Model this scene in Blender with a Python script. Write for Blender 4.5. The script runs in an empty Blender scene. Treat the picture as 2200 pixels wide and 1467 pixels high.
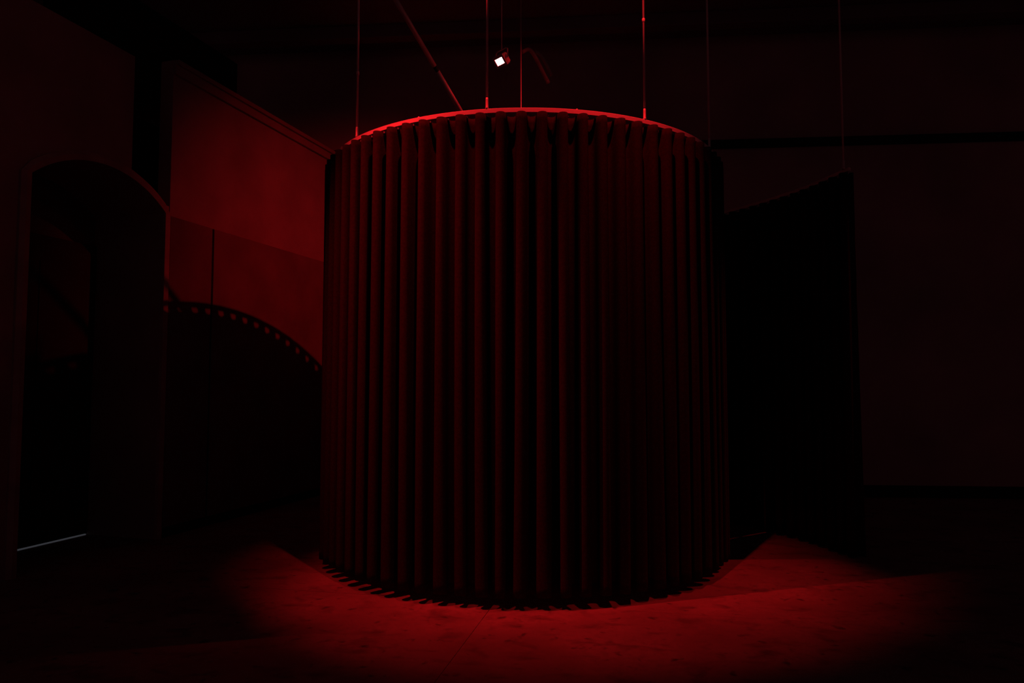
import bpy, bmesh, math, random
from mathutils import Vector, Matrix

random.seed(7)
S = bpy.context.scene
C = S.collection
PI = math.pi
rad = math.radians

# ------------------------------------------------------------------ camera
EYE = 1.55
cam_d = bpy.data.cameras.new('camera')
cam_d.sensor_fit = 'HORIZONTAL'
cam_d.sensor_width = 36.0
cam_d.lens = 1550.0 / 2200.0 * 36.0
cam_d.clip_end = 100
cam = bpy.data.objects.new('camera', cam_d)
C.objects.link(cam)
cam.location = (0, 0, EYE)
cam.rotation_euler = (rad(90 + 3.38), 0, 0)
S.camera = cam

# ------------------------------------------------------------------ world and exposure
W = bpy.data.worlds.new('dim_room_air')
S.world = W
W.use_nodes = True
W.node_tree.nodes['Background'].inputs['Color'].default_value = (1.0, 0.22, 0.28, 1)
W.node_tree.nodes['Background'].inputs['Strength'].default_value = 0.022
vs = S.view_settings
vs.view_transform = 'Standard'
vs.look = 'None'
vs.gamma = 1.0
vs.exposure = 0.0
vs.use_curve_mapping = False
try:
    S.cycles.use_denoising = True
    S.cycles.use_adaptive_sampling = True
    S.cycles.adaptive_threshold = 0.03
    S.cycles.max_bounces = 4
    S.cycles.diffuse_bounces = 3
    S.cycles.caustics_reflective = False
    S.cycles.caustics_refractive = False
    S.cycles.glossy_bounces = 2
except Exception:
    pass

RED = (1.0, 0.012, 0.016)
# the red floodlights of the room: place, aim, power, beam angle, softness (their housings are built further down)
FLOODS = {
    'front':  dict(loc=(-0.45, 4.42, 5.9), aim=(-0.42, 5.30, 3.4), power=430, beam=40, blend=1.0),
    'side':   dict(loc=(0.72, 4.32, 5.9), aim=(0.78, 5.28, 3.4), power=430, beam=40, blend=1.0),
    'left':   dict(loc=(-2.80, 3.95, 5.8), aim=(-0.20, 5.66, 1.0), power=980, beam=41, blend=1.0),
    'right':  dict(loc=(6.3, 6.60, 4.9), aim=(2.0, 5.98, 1.1), power=380, beam=32, blend=1.0),
    'high':   dict(loc=(2.4, 6.1, 6.05), aim=(-2.70, 10.3, 1.45), power=420, beam=66, blend=1.0),
}
LAMP_A = Vector((-0.104, 6.35, 4.46))        # small lamp in view above the ring of curtain
LAMP_A_DIR = Vector((-0.55, -0.50, -0.67)).normalized()
LAMP_A_POWER = 1.1


# ------------------------------------------------------------------ materials
def mat(name, col, rough=0.6, metal=0.0, spec=0.5, noise=None, bump=None, emit=None, alt=None):
    m = bpy.data.materials.new(name)
    m.use_nodes = True
    nt = m.node_tree
    b = nt.nodes['Principled BSDF']
    b.inputs['Base Color'].default_value = (*col, 1)
    b.inputs['Roughness'].default_value = rough
    b.inputs['Metallic'].default_value = metal
    b.inputs['Specular IOR Level'].default_value = spec
    tc = None
    if noise or bump:
        tc = nt.nodes.new('ShaderNodeTexCoord')
    if noise:
        scale, detail, lo, hi = noise
        n = nt.nodes.new('ShaderNodeTexNoise')
        n.inputs['Scale'].default_value = scale
        n.inputs['Detail'].default_value = detail
        nt.links.new(tc.outputs['Object'], n.inputs['Vector'])
        r = nt.nodes.new('ShaderNodeValToRGB')
        r.color_ramp.elements[0].position = lo
        r.color_ramp.elements[1].position = hi
        r.color_ramp.elements[0].color = (*(alt or [c * 0.7 for c in col]), 1)
        r.color_ramp.elements[1].color = (*col, 1)
        nt.links.new(n.outputs['Fac'], r.inputs['Fac'])
        nt.links.new(r.outputs['Color'], b.inputs['Base Color'])
    if bump:
        scale, strength = bump
        n = nt.nodes.new('ShaderNodeTexNoise')
        n.inputs['Scale'].default_value = scale
        n.inputs['Detail'].default_value = 4
        nt.links.new(tc.outputs['Object'], n.inputs['Vector'])
        bp = nt.nodes.new('ShaderNodeBump')
        bp.inputs['Strength'].default_value = strength
        bp.inputs['Distance'].default_value = 0.02
        nt.links.new(n.outputs['Fac'], bp.inputs['Height'])
        nt.links.new(bp.outputs['Normal'], b.inputs['Normal'])
    if emit:
        b.inputs['Emission Color'].default_value = (*emit[0], 1)
        b.inputs['Emission Strength'].default_value = emit[1]
    return m


def floor_material():
    """pale worn board floor with dark scuffs and broad stains"""
    m = bpy.data.materials.new('worn_floor')
    m.use_nodes = True
    nt = m.node_tree
    b = nt.nodes['Principled BSDF']
    b.inputs['Roughness'].default_value = 0.75
    b.inputs['Specular IOR Level'].default_value = 0.2
    geo = nt.nodes.new('ShaderNodeNewGeometry')
    info = nt.nodes.new('ShaderNodeObjectInfo')

    def noise(scale, detail, lo, hi, dist=0.0, stretch=None):
        n = nt.nodes.new('ShaderNodeTexNoise')
        n.inputs['Scale'].default_value = scale
        n.inputs['Detail'].default_value = detail
        n.inputs['Distortion'].default_value = dist
        src = geo.outputs['Position']
        if stretch:
            mp = nt.nodes.new('ShaderNodeMapping')
            mp.inputs['Scale'].default_value = stretch
            mp.inputs['Rotation'].default_value = (0, 0, 0.5)
            nt.links.new(src, mp.inputs['Vector'])
            src = mp.outputs['Vector']
        nt.links.new(src, n.inputs['Vector'])
        r = nt.nodes.new('ShaderNodeMapRange')
        r.inputs['From Min'].default_value = lo
        r.inputs['From Max'].default_value = hi
        nt.links.new(n.outputs['Fac'], r.inputs['Value'])
        return r.outputs['Result']

    def mix(fac, a, bcol):
        mx = nt.nodes.new('ShaderNodeMix')
        mx.data_type = 'RGBA'
        nt.links.new(fac, mx.inputs['Factor'])
        for key, v in (('A', a), ('B', bcol)):
            sock = [s for s in mx.inputs if s.name == key and s.type == 'RGBA'][0]
            if isinstance(v, tuple):
                sock.default_value = (*v, 1)
            else:
                nt.links.new(v, sock)
        return [s for s in mx.outputs if s.type == 'RGBA'][0]
    base = mix(noise(1.3, 3, 0.36, 0.62), (0.19, 0.165, 0.15), (0.30, 0.265, 0.24))
    fine = mix(noise(18, 5, 0.28, 0.55), (0.225, 0.195, 0.175), base)
    scuff = mix(noise(4.2, 3, 0.54, 0.72, 0.4, (1, 1.5, 1)), fine, (0.13, 0.11, 0.10))
    spots = mix(noise(9.5, 2, 0.63, 0.76, 0.3), scuff, (0.07, 0.06, 0.055))
    nt.links.new(spots, b.inputs['Base Color'])
    return m


M_FLOOR = floor_material()
M_SUB = mat('dark_joint', (0.05, 0.045, 0.04), 0.9)
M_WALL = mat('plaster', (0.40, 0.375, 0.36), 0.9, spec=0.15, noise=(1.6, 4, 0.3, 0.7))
M_BACK = mat('back_plaster', (0.60, 0.54, 0.53), 0.9, spec=0.15, noise=(0.9, 4, 0.3, 0.7))
M_SLAB_L = mat('slab_darker', (0.205, 0.18, 0.19), 0.85, spec=0.15, noise=(2.2, 3, 0.3, 0.7))
M_SLAB_R = mat('slab_lighter', (0.245, 0.225, 0.22), 0.85, spec=0.15, noise=(2.2, 3, 0.3, 0.7))
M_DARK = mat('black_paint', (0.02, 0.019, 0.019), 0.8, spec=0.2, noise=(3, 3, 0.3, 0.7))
M_CEIL = mat('dark_ceiling', (0.30, 0.28, 0.31), 0.9, spec=0.1, noise=(0.8, 4, 0.3, 0.7))
M_TRIM = mat('arch_stone', (0.46, 0.42, 0.40), 0.85, spec=0.2, noise=(5, 4, 0.3, 0.7))
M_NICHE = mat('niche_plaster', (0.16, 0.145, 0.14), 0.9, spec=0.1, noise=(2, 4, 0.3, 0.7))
M_CLOTH = mat('black_wool', (0.033, 0.028, 0.028), 1.0, spec=0.0, noise=(60, 1, 0.3, 0.7))
M_RAIL = mat('white_lacquered_rail', (0.80, 0.78, 0.76), 0.45, spec=0.4)
M_STEEL = mat('brushed_rod', (0.80, 0.78, 0.77), 0.35, metal=0.10, spec=0.6)
M_PIPE = mat('galvanised_pipe', (0.70, 0.68, 0.67), 0.5, metal=0.1, noise=(6, 3, 0.3, 0.7))
M_HOUSE = mat('lamp_housing', (0.78, 0.76, 0.75), 0.5, metal=0.1)
M_DIFF = mat('lamp_diffuser', (0.8, 0.4, 0.4), 0.4, emit=((1.0, 0.9, 0.9), 3.0))
M_DOOR = mat('dark_door_paint', (0.03, 0.027, 0.027), 0.6, noise=(4, 3, 0.3, 0.7))
M_GAP = mat('cool_leak_glow', (0.3, 0.3, 0.3), 0.5, emit=((0.80, 0.84, 1.0), 0.035))
M_GLIDE = mat('glider_plastic', (0.35, 0.34, 0.34), 0.6)


# ------------------------------------------------------------------ helpers
def obj(name, bm, m, parent=None, smooth=False):
    me = bpy.data.meshes.new(name)
    bmesh.ops.recalc_face_normals(bm, faces=bm.faces)
    bm.to_mesh(me)
    bm.free()
    me.materials.append(m)
    if smooth:
        for p in me.polygons:
            p.use_smooth = True
    o = bpy.data.objects.new(name, me)
    C.objects.link(o)
    if parent:
        o.parent = parent
    return o


def thing(name, label, cat, loc=(0, 0, 0), group=None):
    o = bpy.data.objects.new(name, None)
    o.empty_display_size = 0.1
    C.objects.link(o)
    o.location = loc
    o['label'] = label
    o['category'] = cat
    if group:
        o['group'] = group
    return o


def struct(o, label=None, cat=None):
    o['kind'] = 'structure'
    if label:
        o['label'] = label
    if cat:
        o['category'] = cat
    return o


def add_box(bm, lo, hi, M=None, bevel=0.0):
    lo, hi = Vector(lo), Vector(hi)
    r = bmesh.ops.create_cube(bm, size=1.0)
    vs_ = r['verts']
    for v in vs_:
        v.co = Vector((lo[i] + (v.co[i] + 0.5) * (hi[i] - lo[i]) for i in range(3)))
    if bevel:
        es = list({e for v in vs_ for e in v.link_edges})
        rr = bmesh.ops.bevel(bm, geom=es, offset=bevel, segments=2, affect='EDGES', profile=0.5)
        vs_ = list({v for f in rr['faces'] for v in f.verts} | {v for v in vs_ if v.is_valid})
    if M is not None:
        for v in vs_:
            v.co = M @ v.co
    return vs_


def add_tube(bm, pts, r, seg=12, cap=True):
    """round tube through points; r is a number or a list"""
    pts = [Vector(p) for p in pts]
    rs = r if isinstance(r, (list, tuple)) else [r] * len(pts)
    rings = []
    up = None
    for i, p in enumerate(pts):
        t = (pts[min(i + 1, len(pts) - 1)] - pts[max(i - 1, 0)]).normalized()
        if up is None:
            up = t.orthogonal().normalized()
        a = (up - t * up.dot(t)).normalized()
        up = a
        b = t.cross(a)
        rings.append([bm.verts.new(p + (a * math.cos(2 * PI * k / seg) + b * math.sin(2 * PI * k / seg)) * rs[i]) for k in range(seg)])
    for A, B in zip(rings, rings[1:]):
        for k in range(seg):
            bm.faces.new((A[k], A[(k + 1) % seg], B[(k + 1) % seg], B[k]))
    if cap:
        bm.faces.new(rings[0][::-1])
        bm.faces.new(rings[-1])


def aim_matrix(loc, direction, up=(0, 0, 1)):
    """local -Z looks along direction, local Y is up"""
    d = Vector(direction).normalized()
    q = d.to_track_quat('-Z', 'Y')
    return Matrix.Translation(loc) @ q.to_matrix().to_4x4()


# ------------------------------------------------------------------ floor: sheets laid with open joints
A_FL = rad(11.5)
FU = Vector((math.cos(A_FL), -math.sin(A_FL), 0))
FV = Vector((math.sin(A_FL), math.cos(A_FL), 0))
FO = Vector((0.24, 5.16, 0)) - FU * 0.37
floor_bm = bmesh.new()
add_box(floor_bm, (-14, -6, -0.30), (12, 14, -0.045))
floor = struct(obj('floor', floor_bm, M_SUB), 'worn pale floor of wide boards lit red at the foot of the curtain', 'floor')
PW, PL, GAP = 4.88, 2.44, 0.002
for i in range(-3, 3):
    for j in range(-4, 4):
        bm = bmesh.new()
        M = Matrix.Translation(FO) @ Matrix(((FU.x, FV.x, 0, 0), (FU.y, FV.y, 0, 0), (0, 0, 1, 0), (0, 0, 0, 1)))
        dz = random.uniform(-0.0008, 0.0)
        add_box(bm, (i * PW + GAP, j * PL + GAP, -0.045), ((i + 1) * PW - GAP, (j + 1) * PL - GAP, dz), M)
        obj('floor_board', bm, M_FLOOR, floor)

# ------------------------------------------------------------------ back wall (runs behind everything), ledge and ceiling
BD = Vector((1.0, -0.083, 0)).normalized()
BN = Vector((BD.y, -BD.x, 0)).normalized()       # towards the camera
B0 = Vector((4.93, 10.06, 0))


def frame(origin, u, n):
    u, n = Vector(u), Vector(n)
    return Matrix(((u.x, n.x, 0, origin[0]), (u.y, n.y, 0, origin[1]), (0, 0, 1, 0), (0, 0, 0, 1)))


FB = frame(B0, BD, BN)
bm = bmesh.new()
add_box(bm, (-17, -0.25, 0), (5, 0, 6.6), FB)
struct(obj('wall_back', bm, M_BACK), 'tall pale plaster wall behind the curtains, almost in darkness', 'wall')
bm = bmesh.new()
add_box(bm, (-17, 0, 4.93), (5, 0.07, 5.05), FB, 0.012)
struct(obj('trim_1', bm, M_DARK), 'dark ledge running high along the back wall', 'trim')
bm = bmesh.new()
add_box(bm, (-17, 0, 0), (5, 0.03, 0.16), FB, 0.006)
struct(obj('baseboard_back', bm, M_DARK), 'black skirting at the foot of the back wall', 'baseboard')
bm = bmesh.new()
add_box(bm, (-14, -1.0, 6.6), (12, 11.6, 6.8))
ceiling = struct(obj('ceiling', bm, M_CEIL), 'dark high ceiling of the hall', 'ceiling')
for k, y in enumerate((2.2, 4.6, 7.0, 9.4)):
    bm = bmesh.new()
    add_box(bm, (-14 - B0.x, -0.09, 6.42), (12 - B0.x, 0.09, 6.6), frame((B0.x, y - 0.083 * 0, 0), BD, BN), 0.01)
    obj('ceiling_beam', bm, M_CEIL, ceiling)

# ------------------------------------------------------------------ left wall, its lower part in darker tones, arched niche beside it
LU = Vector((0.2893, 0.9573, 0)).normalized()
LN = Vector((LU.y, -LU.x, 0))                     # into the room
L0 = Vector((-3.553, 7.398, 0))
FL = frame(L0, LU, LN)
LEN = 3.40
bm = bmesh.new()
add_box(bm, (0.0, -0.16, 0), (LEN, 0, 4.95), FL)
wall_left = struct(obj('wall_left', bm, M_WALL), 'plaster wall left of the round curtain, glowing red above the shadow arc', 'wall')
STRIP_S = 0.645
for a, b, m_ in ((0.0, STRIP_S - 0.017, M_SLAB_L), (STRIP_S + 0.017, LEN, M_SLAB_R)):  # two thin slabs darker than the wall, a dark strip between them
    bm = bmesh.new()
    add_box(bm, (a, 0, 0.10), (b, 0.018, 3.29), FL, 0.003)
    obj('wall_slab', bm, m_, wall_left)
bm = bmesh.new()
add_box(bm, (STRIP_S - 0.017, 0, 0.10), (STRIP_S + 0.017, 0.004, 3.29), FL)
obj('dark_strip', bm, M_DARK, wall_left)
bm = bmesh.new()
add_box(bm, (0.0, 0, 0.0), (LEN, 0.024, 0.10), FL, 0.004)
struct(obj('baseboard_left', bm, M_DARK), 'black skirting at the foot of the red-lit left wall', 'baseboard')
bm = bmesh.new()
add_box(bm, (0.0, 0, 4.80), (LEN, 0.035, 4.95), FL, 0.006)
add_box(bm, (0.0, 0.035, 4.90), (LEN, 0.065, 4.95), FL, 0.006)
struct(obj('trim_2', bm, M_WALL), 'narrow cornice along the top of the left wall', 'trim')

SL, SR, SG, SPRING, CROWN = -1.575, -0.085, -0.50, 3.30, 3.585
NICHE = 0.88


def intrados(s):
    """segmental arch"""
    h = (SR - SL) / 2
    rise = CROWN - SPRING
    Rr = (h * h + rise * rise) / (2 * rise)
    mid = (SL + SR) / 2
    return CROWN - Rr + math.sqrt(max(Rr * Rr - (s - mid) ** 2, 0))


bm = bmesh.new()
add_box(bm, (-5.2, -NICHE, 0), (SL, 0, 4.76), FL)                       # pier towards the camera
add_box(bm, (SR, -NICHE, 0), (-0.012, 0, SPRING + 0.09), FL)            # slender pier beside the left wall
N = 28
for k in range(N):
    s0 = SL + (SR - SL) * k / N
    s1 = SL + (SR - SL) * (k + 1) / N
    tops = []
    for s in (s0, s1):
        tops.append(4.76 if (s0 + s1) / 2 < SG else intrados(s) + 0.10)
    bots = [intrados(s0), intrados(s1)]
    vs_ = []
    for w in (0, -NICHE):
        vs_.append([bm.verts.new(FL @ Vector(p)) for p in ((s0, w, bots[0]), (s1, w, bots[1]), (s1, w, tops[1]), (s0, w, tops[0]))])
    f, g = vs_
    bm.faces.new(f)
    bm.faces.new(g[::-1])
    for q in range(4):
        bm.faces.new((f[q], g[q], g[(q + 1) % 4], f[(q + 1) % 4]))
struct(obj('wall_arch', bm, M_WALL), 'unlit wall with an arched opening at the far left', 'wall')

# black sheet for the shade in the gap beside the arch, and the niche behind the opening
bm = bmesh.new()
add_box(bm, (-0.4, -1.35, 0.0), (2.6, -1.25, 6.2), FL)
struct(obj('wall_gap_shade', bm, M_DARK), 'upright recess between the arch and the left wall, its shade painted as a black sheet', 'wall')
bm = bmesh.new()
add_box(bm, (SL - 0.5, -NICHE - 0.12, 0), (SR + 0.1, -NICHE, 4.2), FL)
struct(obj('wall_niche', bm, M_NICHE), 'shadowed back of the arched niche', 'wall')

# moulding that follows the arch and its jambs
bm = bmesh.new()
path = [(SR, z) for z in (0.0, 1.1, 2.2, SPRING)] + [(SR + (SL - SR) * k / 30, intrados(SR + (SL - SR) * k / 30)) for k in range(1, 30)] + [(SL, z) for z in (SPRING, 2.2, 1.1, 0.0)]
rings = []
for i, (s, z) in enumerate(path):
    a = Vector(path[max(i - 1, 0)])
    b = Vector(path[min(i + 1, len(path) - 1)])
    t = (b - a).normalized()
    nn = Vector((t.y, -t.x))
    o2 = Vector((s, z))
    prof = [(-0.004, 0.0), (-0.004, 0.035), (0.045, 0.045), (0.078, 0.02), (0.078, 0.0)]
    rings.append([bm.verts.new(FL @ Vector((o2.x + nn.x * w, d, o2.y + nn.y * w))) for w, d in prof])
for A, B in zip(rings, rings[1:]):
    for k in range(4):
        bm.faces.new((A[k], A[k + 1], B[k + 1], B[k]))
struct(obj('trim_3', bm, M_TRIM), 'thin moulding around the arched opening, faintly catching the red light', 'trim')

# door in the back of the niche with a glowing strip standing in for the light leaking below it
door = struct(thing('door_1', 'dark door inside the arched niche with a glowing strip for cool light along its foot', 'door', FL @ Vector((-0.8, -NICHE, 0))))
bm = bmesh.new()
Fd = frame(Vector((0, 0, 0)), LU, LN)
add_box(bm, (-0.74, 0.002, 0.016), (0.70, 0.045, 3.0), Fd, 0.004)
obj('door_leaf', bm, M_DOOR, door)
for x0, x1 in ((-0.62, -0.07), (0.05, 0.58)):
    for z0, z1 in ((0.3, 1.3), (1.5, 2.75)):
        bm = bmesh.new()
        add_box(bm, (x0, 0.045, z0), (x1, 0.058, z1), Fd, 0.006)
        obj('door_panel', bm, M_DOOR, door)
bm = bmesh.new()
add_box(bm, (-0.72, 0.006, 0.0), (0.69, 0.040, 0.011), Fd)
obj('leak_glow', bm, M_GAP, door)

# ------------------------------------------------------------------ curtains and their rails
CC = Vector((0.11, 6.88, 0))
R0 = 1.80
RAIL_Z0, RAIL_Z1 = 3.499, 3.531
TOP, BOT = 3.489, 0.082


def circle_path(a0, a1, n):
    out = []
    for i in range(n + 1):
        a = rad(a0 + (a1 - a0) * i / n)
        out.append(Vector((CC.x + R0 * math.cos(a), CC.y + R0 * math.sin(a), 0)))
    return out


def spline(ctrl, per=40):
    P = [Vector((*c, 0)) for c in ctrl]
    P = [P[0] * 2 - P[1]] + P + [P[-1] * 2 - P[-2]]
    out = []
    for i in range(1, len(P) - 2):
        for k in range(per):
            t = k / per
            a, b, c, d = P[i - 1:i + 3]
            out.append(0.5 * ((2 * b) + (c - a) * t + (2 * a - 5 * b + 4 * c - d) * t * t + (3 * b - a - 3 * c + d) * t ** 3))
    out.append(P[-2])
    return out


def resample(path, step):
    d = [0.0]
    for a, b in zip(path, path[1:]):
        d.append(d[-1] + (b - a).length)
    n = max(2, int(round(d[-1] / step)))
    out, j = [], 0
    for i in range(n + 1):
        t = d[-1] * i / n
        while j < len(d) - 2 and d[j + 1] < t:
            j += 1
        f = (t - d[j]) / max(d[j + 1] - d[j], 1e-9)
        out.append(path[j].lerp(path[j + 1], min(max(f, 0), 1)))
    return out, d[-1] / n


def rail_mesh(path, w=0.024):
    bm = bmesh.new()
    rings = []
    for i, p in enumerate(path):
        t = (path[min(i + 1, len(path) - 1)] - path[max(i - 1, 0)]).normalized()
        n = Vector((t.y, -t.x, 0))
        prof = [(-w / 2, RAIL_Z0), (-w / 6, RAIL_Z0), (-w / 6, RAIL_Z0 + 0.010), (w / 6, RAIL_Z0 + 0.010), (w / 6, RAIL_Z0), (w / 2, RAIL_Z0), (w / 2, RAIL_Z1 - 0.003), (w / 2 - 0.003, RAIL_Z1), (-w / 2 + 0.003, RAIL_Z1), (-w / 2, RAIL_Z1 - 0.003)]
        rings.append([bm.verts.new((p.x + n.x * a, p.y + n.y * a, z)) for a, z in prof])
    k = len(rings[0])
    for A, B in zip(rings, rings[1:]):
        for q in range(k):
            bm.faces.new((A[q], A[(q + 1) % k], B[(q + 1) % k], B[q]))
    bm.faces.new(rings[0][::-1])
    bm.faces.new(rings[-1])
    return bm


PITCH = 0.1472


def curtain_mesh(path_raw, phase, sign, seed, amp=0.062, bot=BOT):
    """wave-heading curtain: deep rounded folds, a little looser towards the hem"""
    rnd = random.Random(seed)
    path, step = resample(path_raw, PITCH / 18)
    n = len(path)
    folds = int(n * step / PITCH) + 3
    va = [rnd.uniform(0.74, 1.26) for _ in range(folds + 2)]
    vp = [rnd.uniform(-0.35, 0.35) for _ in range(folds + 2)]
    vb = [rnd.uniform(-0.8, 0.8) for _ in range(folds + 2)]
    zs = [TOP, TOP - 0.05, TOP - 0.2, 3.0, 2.5, 2.0, 1.5, 1.0, 0.6, 0.3, 0.15, bot]
    bm = bmesh.new()
    cols = []
    for i, p in enumerate(path):
        t = (path[min(i + 1, n - 1)] - path[max(i - 1, 0)]).normalized()
        nn = Vector((t.y, -t.x, 0)) * sign
        u = i * step / PITCH + phase
        k = int(math.floor(u)) % folds
        fr = u - math.floor(u)
        sm = fr * fr * (3 - 2 * fr)
        A = va[k] * (1 - sm) + va[k + 1] * sm
        Pp = vp[k] * (1 - sm) + vp[k + 1] * sm
        Pb = vb[k] * (1 - sm) + vb[k + 1] * sm
        col = []
        for z in zs:
            f = (TOP - z) / (TOP - bot)
            ph = 2 * PI * u + (Pp * f + Pb * f * f) * 1.0
            a = amp * (0.96 + (A - 0.96) * min(1, 0.15 + f))
            side = 0.017 * math.sin(2 * ph) * (0.6 + 0.6 * f)
            q = p + nn * (a * math.cos(ph)) + t * side
            hem = bot + 0.006 * math.sin(u * 0.37) if z == bot else z
            col.append(bm.verts.new((q.x, q.y, hem)))
        cols.append(col)
    for A_, B_ in zip(cols, cols[1:]):
        for r in range(len(zs) - 1):
            bm.faces.new((A_[r], A_[r + 1], B_[r + 1], B_[r]))
    return bm, path, step


def add_curtain(name, label, path_raw, phase, sign, seed, bot=BOT):
    t = thing(name, label, 'curtain', (path_raw[0].x, path_raw[0].y, 0))
    bm, path, step = curtain_mesh(path_raw, phase, sign, seed, bot=bot)
    bmesh.ops.translate(bm, verts=bm.verts, vec=-t.location)
    o = obj('fabric', bm, M_CLOTH, t, True)
    so = o.modifiers.new('thickness', 'SOLIDIFY')
    so.thickness = 0.004
    so.offset = 0
    # gliders that carry the cloth: one small hook for each half fold, too small to pick apart
    gb = bmesh.new()
    acc = 0.0
    for i, p in enumerate(path):
        u = (i * step / PITCH + phase) * 2 + 0.5
        u2 = ((i + 1) * step / PITCH + phase) * 2 + 0.5
        if math.floor(u2) != math.floor(u):
            c = p - t.location
            add_box(gb, (c.x - 0.005, c.y - 0.005, TOP - 0.012), (c.x + 0.005, c.y + 0.005, RAIL_Z0 - 0.0005))
    g = obj('gliders', gb, M_GLIDE, t)
    g['kind'] = 'stuff'
    return t


def add_rod(parent, x, y, z_joint=None, r=0.0085):
    o0 = parent.location
    bm = bmesh.new()
    add_tube(bm, [(x - o0.x, y - o0.y, RAIL_Z1 - 0.004 - o0.z), (x - o0.x, y - o0.y, 5.0 - o0.z), (x - o0.x, y - o0.y, 6.60 - o0.z)], r, 14)
    rod = obj('hanging_rod', bm, M_STEEL, parent, True)
    bm = bmesh.new()
    zz = [RAIL_Z1 - 0.003, RAIL_Z1 + 0.012, RAIL_Z1 + 0.016, RAIL_Z1 + 0.07, RAIL_Z1 + 0.085]
    rr = [r * 1.5, r * 1.5, r * 1.22, r * 1.22, r]
    add_tube(bm, [(x - o0.x, y - o0.y, z - o0.z) for z in zz], rr, 14)
    obj('socket', bm, M_STEEL, rod, True)
    if z_joint:
        bm = bmesh.new()
        zz = [z_joint - 0.016, z_joint - 0.012, z_joint + 0.012, z_joint + 0.016]
        add_tube(bm, [(x - o0.x, y - o0.y, z - o0.z) for z in zz], [r, r * 1.4, r * 1.4, r], 14)
        obj('collar', bm, M_STEEL, rod, True)
    return rod


def pol(a, r=R0):
    return CC.x + r * math.cos(rad(a)), CC.y + r * math.sin(rad(a))


ring = circle_path(8, -351.6, 420)      # starts at the right, passes in front of the camera, ends close to the start
rail = thing('curtain_rail', 'round white ceiling-hung curtain rail glowing red above the big curtain', 'curtain rail', (CC.x, CC.y, RAIL_Z0))
bm = rail_mesh(ring)
bmesh.ops.translate(bm, verts=bm.verts, vec=-rail.location)
obj('track', bm, M_RAIL, rail)
for a, zj in ((221, 4.06), (260.7, None), (299.5, 4.3), (329.5, None), (90, None)):
    add_rod(rail, *pol(a), z_joint=zj)
for a in (243.5, 281.5):
    bm = bmesh.new()
    x, y = pol(a, R0 + 0.004)
    add_tube(bm, [(x - CC.x, y - CC.y, RAIL_Z1 - 0.006 - RAIL_Z0), (x - CC.x, y - CC.y, RAIL_Z1 + 0.006 - RAIL_Z0)], 0.006, 10)
    obj('joint_screw', bm, M_STEEL, rail, True)

add_curtain('curtain', 'big round black pleated curtain hanging in the middle of the hall', ring, 0.30, 1, 3)

tail = resample(spline([(3.09, 6.50), (2.885, 7.30), (2.45, 8.14), (1.75, 8.86), (0.9, 9.28), (0.0, 9.36), (-0.9, 9.1)]), 0.05)[0]
rail2 = thing('curtain_rail', 'curved curtain rail above the black curtain edge at the right', 'curtain rail', (tail[0].x, tail[0].y, RAIL_Z0))
bm = rail_mesh(tail)
bmesh.ops.translate(bm, verts=bm.verts, vec=-rail2.location)
obj('track', bm, M_RAIL, rail2)
for i in (1,):
    add_rod(rail2, tail[i].x - 0.02, tail[i].y)
add_curtain('curtain', 'unlit outer curtain curving away behind the round one at the right', tail, 0.1, 1, 11, 0.014)


# ------------------------------------------------------------------ floodlights
def flood_body(t, M, s=1.0):
    """flood lamp built in aim space: -Z looks along the beam"""
    def part(name, build, m_, parent=None, smooth=False):
        b = bmesh.new()
        build(b)
        for v in b.verts:
            v.co = M @ v.co - t.location
        return obj(name, b, m_, parent or t, smooth)
    hx, hy, d = 0.062 * s, 0.046 * s, 0.034 * s
    housing = part('housing', lambda b: add_box(b, (-hx, -hy, 0.0), (hx, hy, d), None, 0.006 * s), M_HOUSE)
    for k in range(5):
        x = -hx * 0.8 + 2 * hx * 0.8 * k / 4
        part('cooling_fin', lambda b: add_box(b, (x - 0.003 * s, -hy * 0.8, d - 0.002 * s), (x + 0.003 * s, hy * 0.8, d + 0.018 * s)), M_HOUSE, housing)

    def bezel(b):
        w = 0.02 * s
        add_box(b, (-hx, -hy, -0.012 * s), (hx, -hy + w, 0.002 * s))
        add_box(b, (-hx, hy - w, -0.012 * s), (hx, hy, 0.002 * s))
        add_box(b, (-hx, -hy + w, -0.012 * s), (-hx + w, hy - w, 0.002 * s))
        add_box(b, (hx - w, -hy + w, -0.012 * s), (hx, hy - w, 0.002 * s))
    part('bezel', bezel, M_HOUSE)
    part('diffuser', lambda b: add_box(b, (-hx + 0.02 * s, -hy + 0.02 * s, -0.002 * s), (hx - 0.02 * s, hy - 0.02 * s, 0.0005)), M_DIFF)
    return hx, hy


def flood_hanger(t, M, top, s=1.0):
    """U bracket and drop rod up to the ceiling, in world upright"""
    c = M @ Vector((0, 0, 0.017 * s))
    ex = (M.to_3x3() @ Vector((1, 0, 0))).normalized()
    o0 = t.location
    a, b_ = c + ex * 0.071 * s, c - ex * 0.071 * s
    peak = c + Vector((0, 0, 0.085 * s))
    bm = bmesh.new()
    pts = [a, a + Vector((0, 0, 0.075 * s)), peak + ex * 0.05 * s, peak, peak - ex * 0.05 * s, b_ + Vector((0, 0, 0.075 * s)), b_]
    add_tube(bm, [p - o0 for p in pts], 0.005 * s, 8)
    obj('bracket', bm, M_HOUSE, t, True)
    bm = bmesh.new()
    add_tube(bm, [peak - o0, Vector((peak.x, peak.y, top)) - o0], 0.005, 8)
    obj('drop_rod', bm, M_STEEL, t, True)


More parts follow.
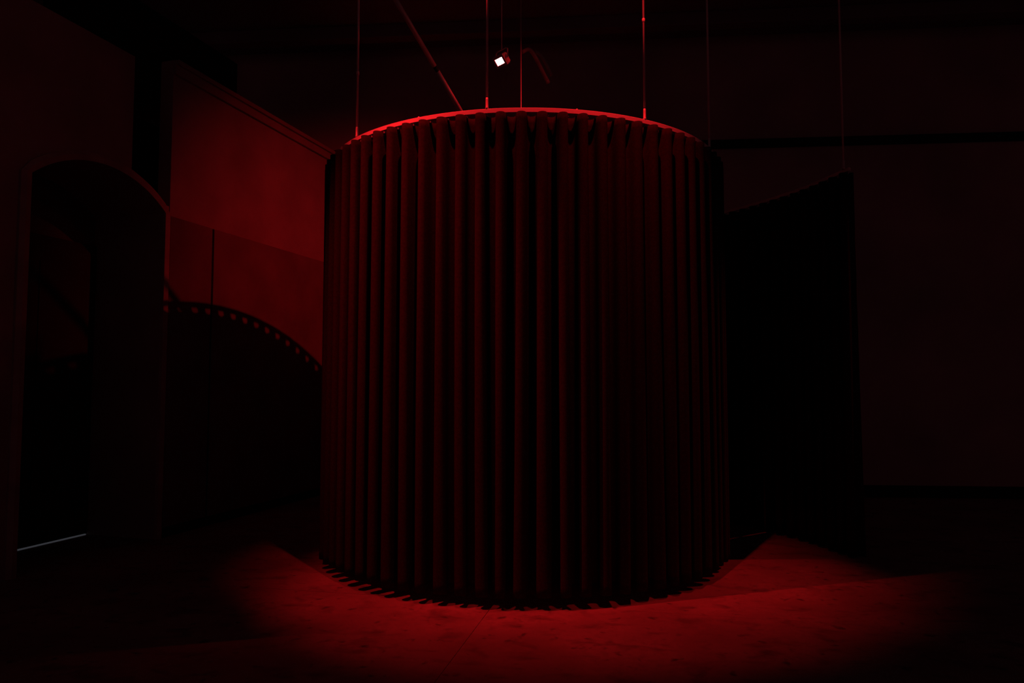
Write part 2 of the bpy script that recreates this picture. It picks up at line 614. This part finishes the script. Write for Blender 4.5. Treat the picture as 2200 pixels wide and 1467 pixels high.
flood_labels = {
    'front': 'red floodlight hanging before the middle front of the round curtain',
    'side': 'red floodlight hanging before the right front of the round curtain',
    'high': 'red floodlight high above the right rim of the round curtain',
    'left': 'red floodlight hanging near the arched wall at the far left',
    'right': 'red floodlight hanging level with the outer curtain edge',
}
for key, F in FLOODS.items():
    loc = Vector(F['loc'])
    d = (Vector(F['aim']) - loc).normalized()
    M = aim_matrix(loc, d)
    t = thing('floodlight', flood_labels[key], 'floodlight', loc, 'ceiling-hung red floodlights')
    flood_body(t, M, 1.3)
    flood_hanger(t, M, 6.6, 1.3)
    L = bpy.data.lights.new('red_beam', 'SPOT')
    L.energy = F['power']
    L.color = RED
    L.spot_size = rad(F['beam'])
    L.spot_blend = F['blend']
    L.shadow_soft_size = 0.03
    o = bpy.data.objects.new('red_beam', L)
    C.objects.link(o)
    o.parent = t
    o.matrix_parent_inverse = Matrix.Identity(4)
    o.matrix_local = Matrix.Translation(d * 0.03) @ M.to_3x3().to_4x4()

# the small lamp in view: its face is the bright patch above the rail
lamp = thing('floodlight', 'small red-glowing lamp hanging above the rail between two rods, its face burning white', 'floodlight', LAMP_A, 'ceiling-hung red floodlights')
MA = aim_matrix(LAMP_A, LAMP_A_DIR)
hx, hy = flood_body(lamp, MA, 1.1)
flood_hanger(lamp, MA, 6.6, 1.1)
L = bpy.data.lights.new('lamp_face', 'AREA')
L.shape = 'RECTANGLE'
L.size = 2 * (hx - 0.0225)
L.size_y = 2 * (hy - 0.0225)
L.energy = LAMP_A_POWER
L.color = RED
L.spread = rad(150)
o = bpy.data.objects.new('lamp_face', L)
C.objects.link(o)
o.parent = lamp
o.matrix_local = Matrix.Translation(LAMP_A_DIR * 0.004) @ MA.to_3x3().to_4x4()

# ------------------------------------------------------------------ slanting pipe and two bent pipes under the ceiling
pipe = thing('slanting_pipe', 'slanting pipe above the rail at the left of the lamp, faintly red', 'pipe', (-1.0, 6.2, 4.9))
P0, P1 = Vector((-1.14, 5.75, 5.02)), Vector((-0.36, 7.1, 4.02))
for k, (a, b, r) in enumerate(((0.0, 0.545, 0.021), (0.575, 1.0, 0.021))):
    bm = bmesh.new()
    add_tube(bm, [P0.lerp(P1, a) - pipe.location, P0.lerp(P1, b) - pipe.location], r, 16)
    obj('pipe_length', bm, M_PIPE, pipe, True)
bm = bmesh.new()
add_tube(bm, [P0.lerp(P1, 0.545) - pipe.location, P0.lerp(P1, 0.575) - pipe.location], 0.019, 16)
obj('coupling', bm, M_DARK, pipe, True)


def bent_pipe(label, pts, r):
    t = thing('bent_pipe', label, 'pipe', pts[0], 'short bent pipes behind the lamp')
    bm = bmesh.new()
    P = []
    for i in range(len(pts) - 1):
        for k in range(4):
            P.append(Vector(pts[i]).lerp(Vector(pts[i + 1]), k / 4))
    P.append(Vector(pts[-1]))
    for _ in range(3):
        P = [P[0]] + [(P[i - 1] + P[i] * 2 + P[i + 1]) / 4 for i in range(1, len(P) - 1)] + [P[-1]]
    add_tube(bm, [p - t.location for p in P], [r] * len(P), 14)
    obj('pipe_bend', bm, M_PIPE, t, True)
    bm = bmesh.new()
    d = (P[-1] - P[-2]).normalized()
    add_tube(bm, [P[-1] - d * 0.02 - t.location, P[-1] + d * 0.03 - t.location], r * 1.06, 14)
    obj('end_cap', bm, M_PIPE, t, True)


bent_pipe('longer bent pipe right of the thin back rod, lit red at its crook', [(0.127, 8.750, 5.673), (0.210, 8.800, 5.744), (0.269, 8.850, 5.708), (0.355, 8.950, 5.585), (0.457, 9.100, 5.456)], 0.024)
bent_pipe('shorter bent pipe to the right of the longer one, faintly red', [(0.296, 8.950, 5.779), (0.357, 9.000, 5.766), (0.425, 9.050, 5.691), (0.502, 9.150, 5.576)], 0.020)
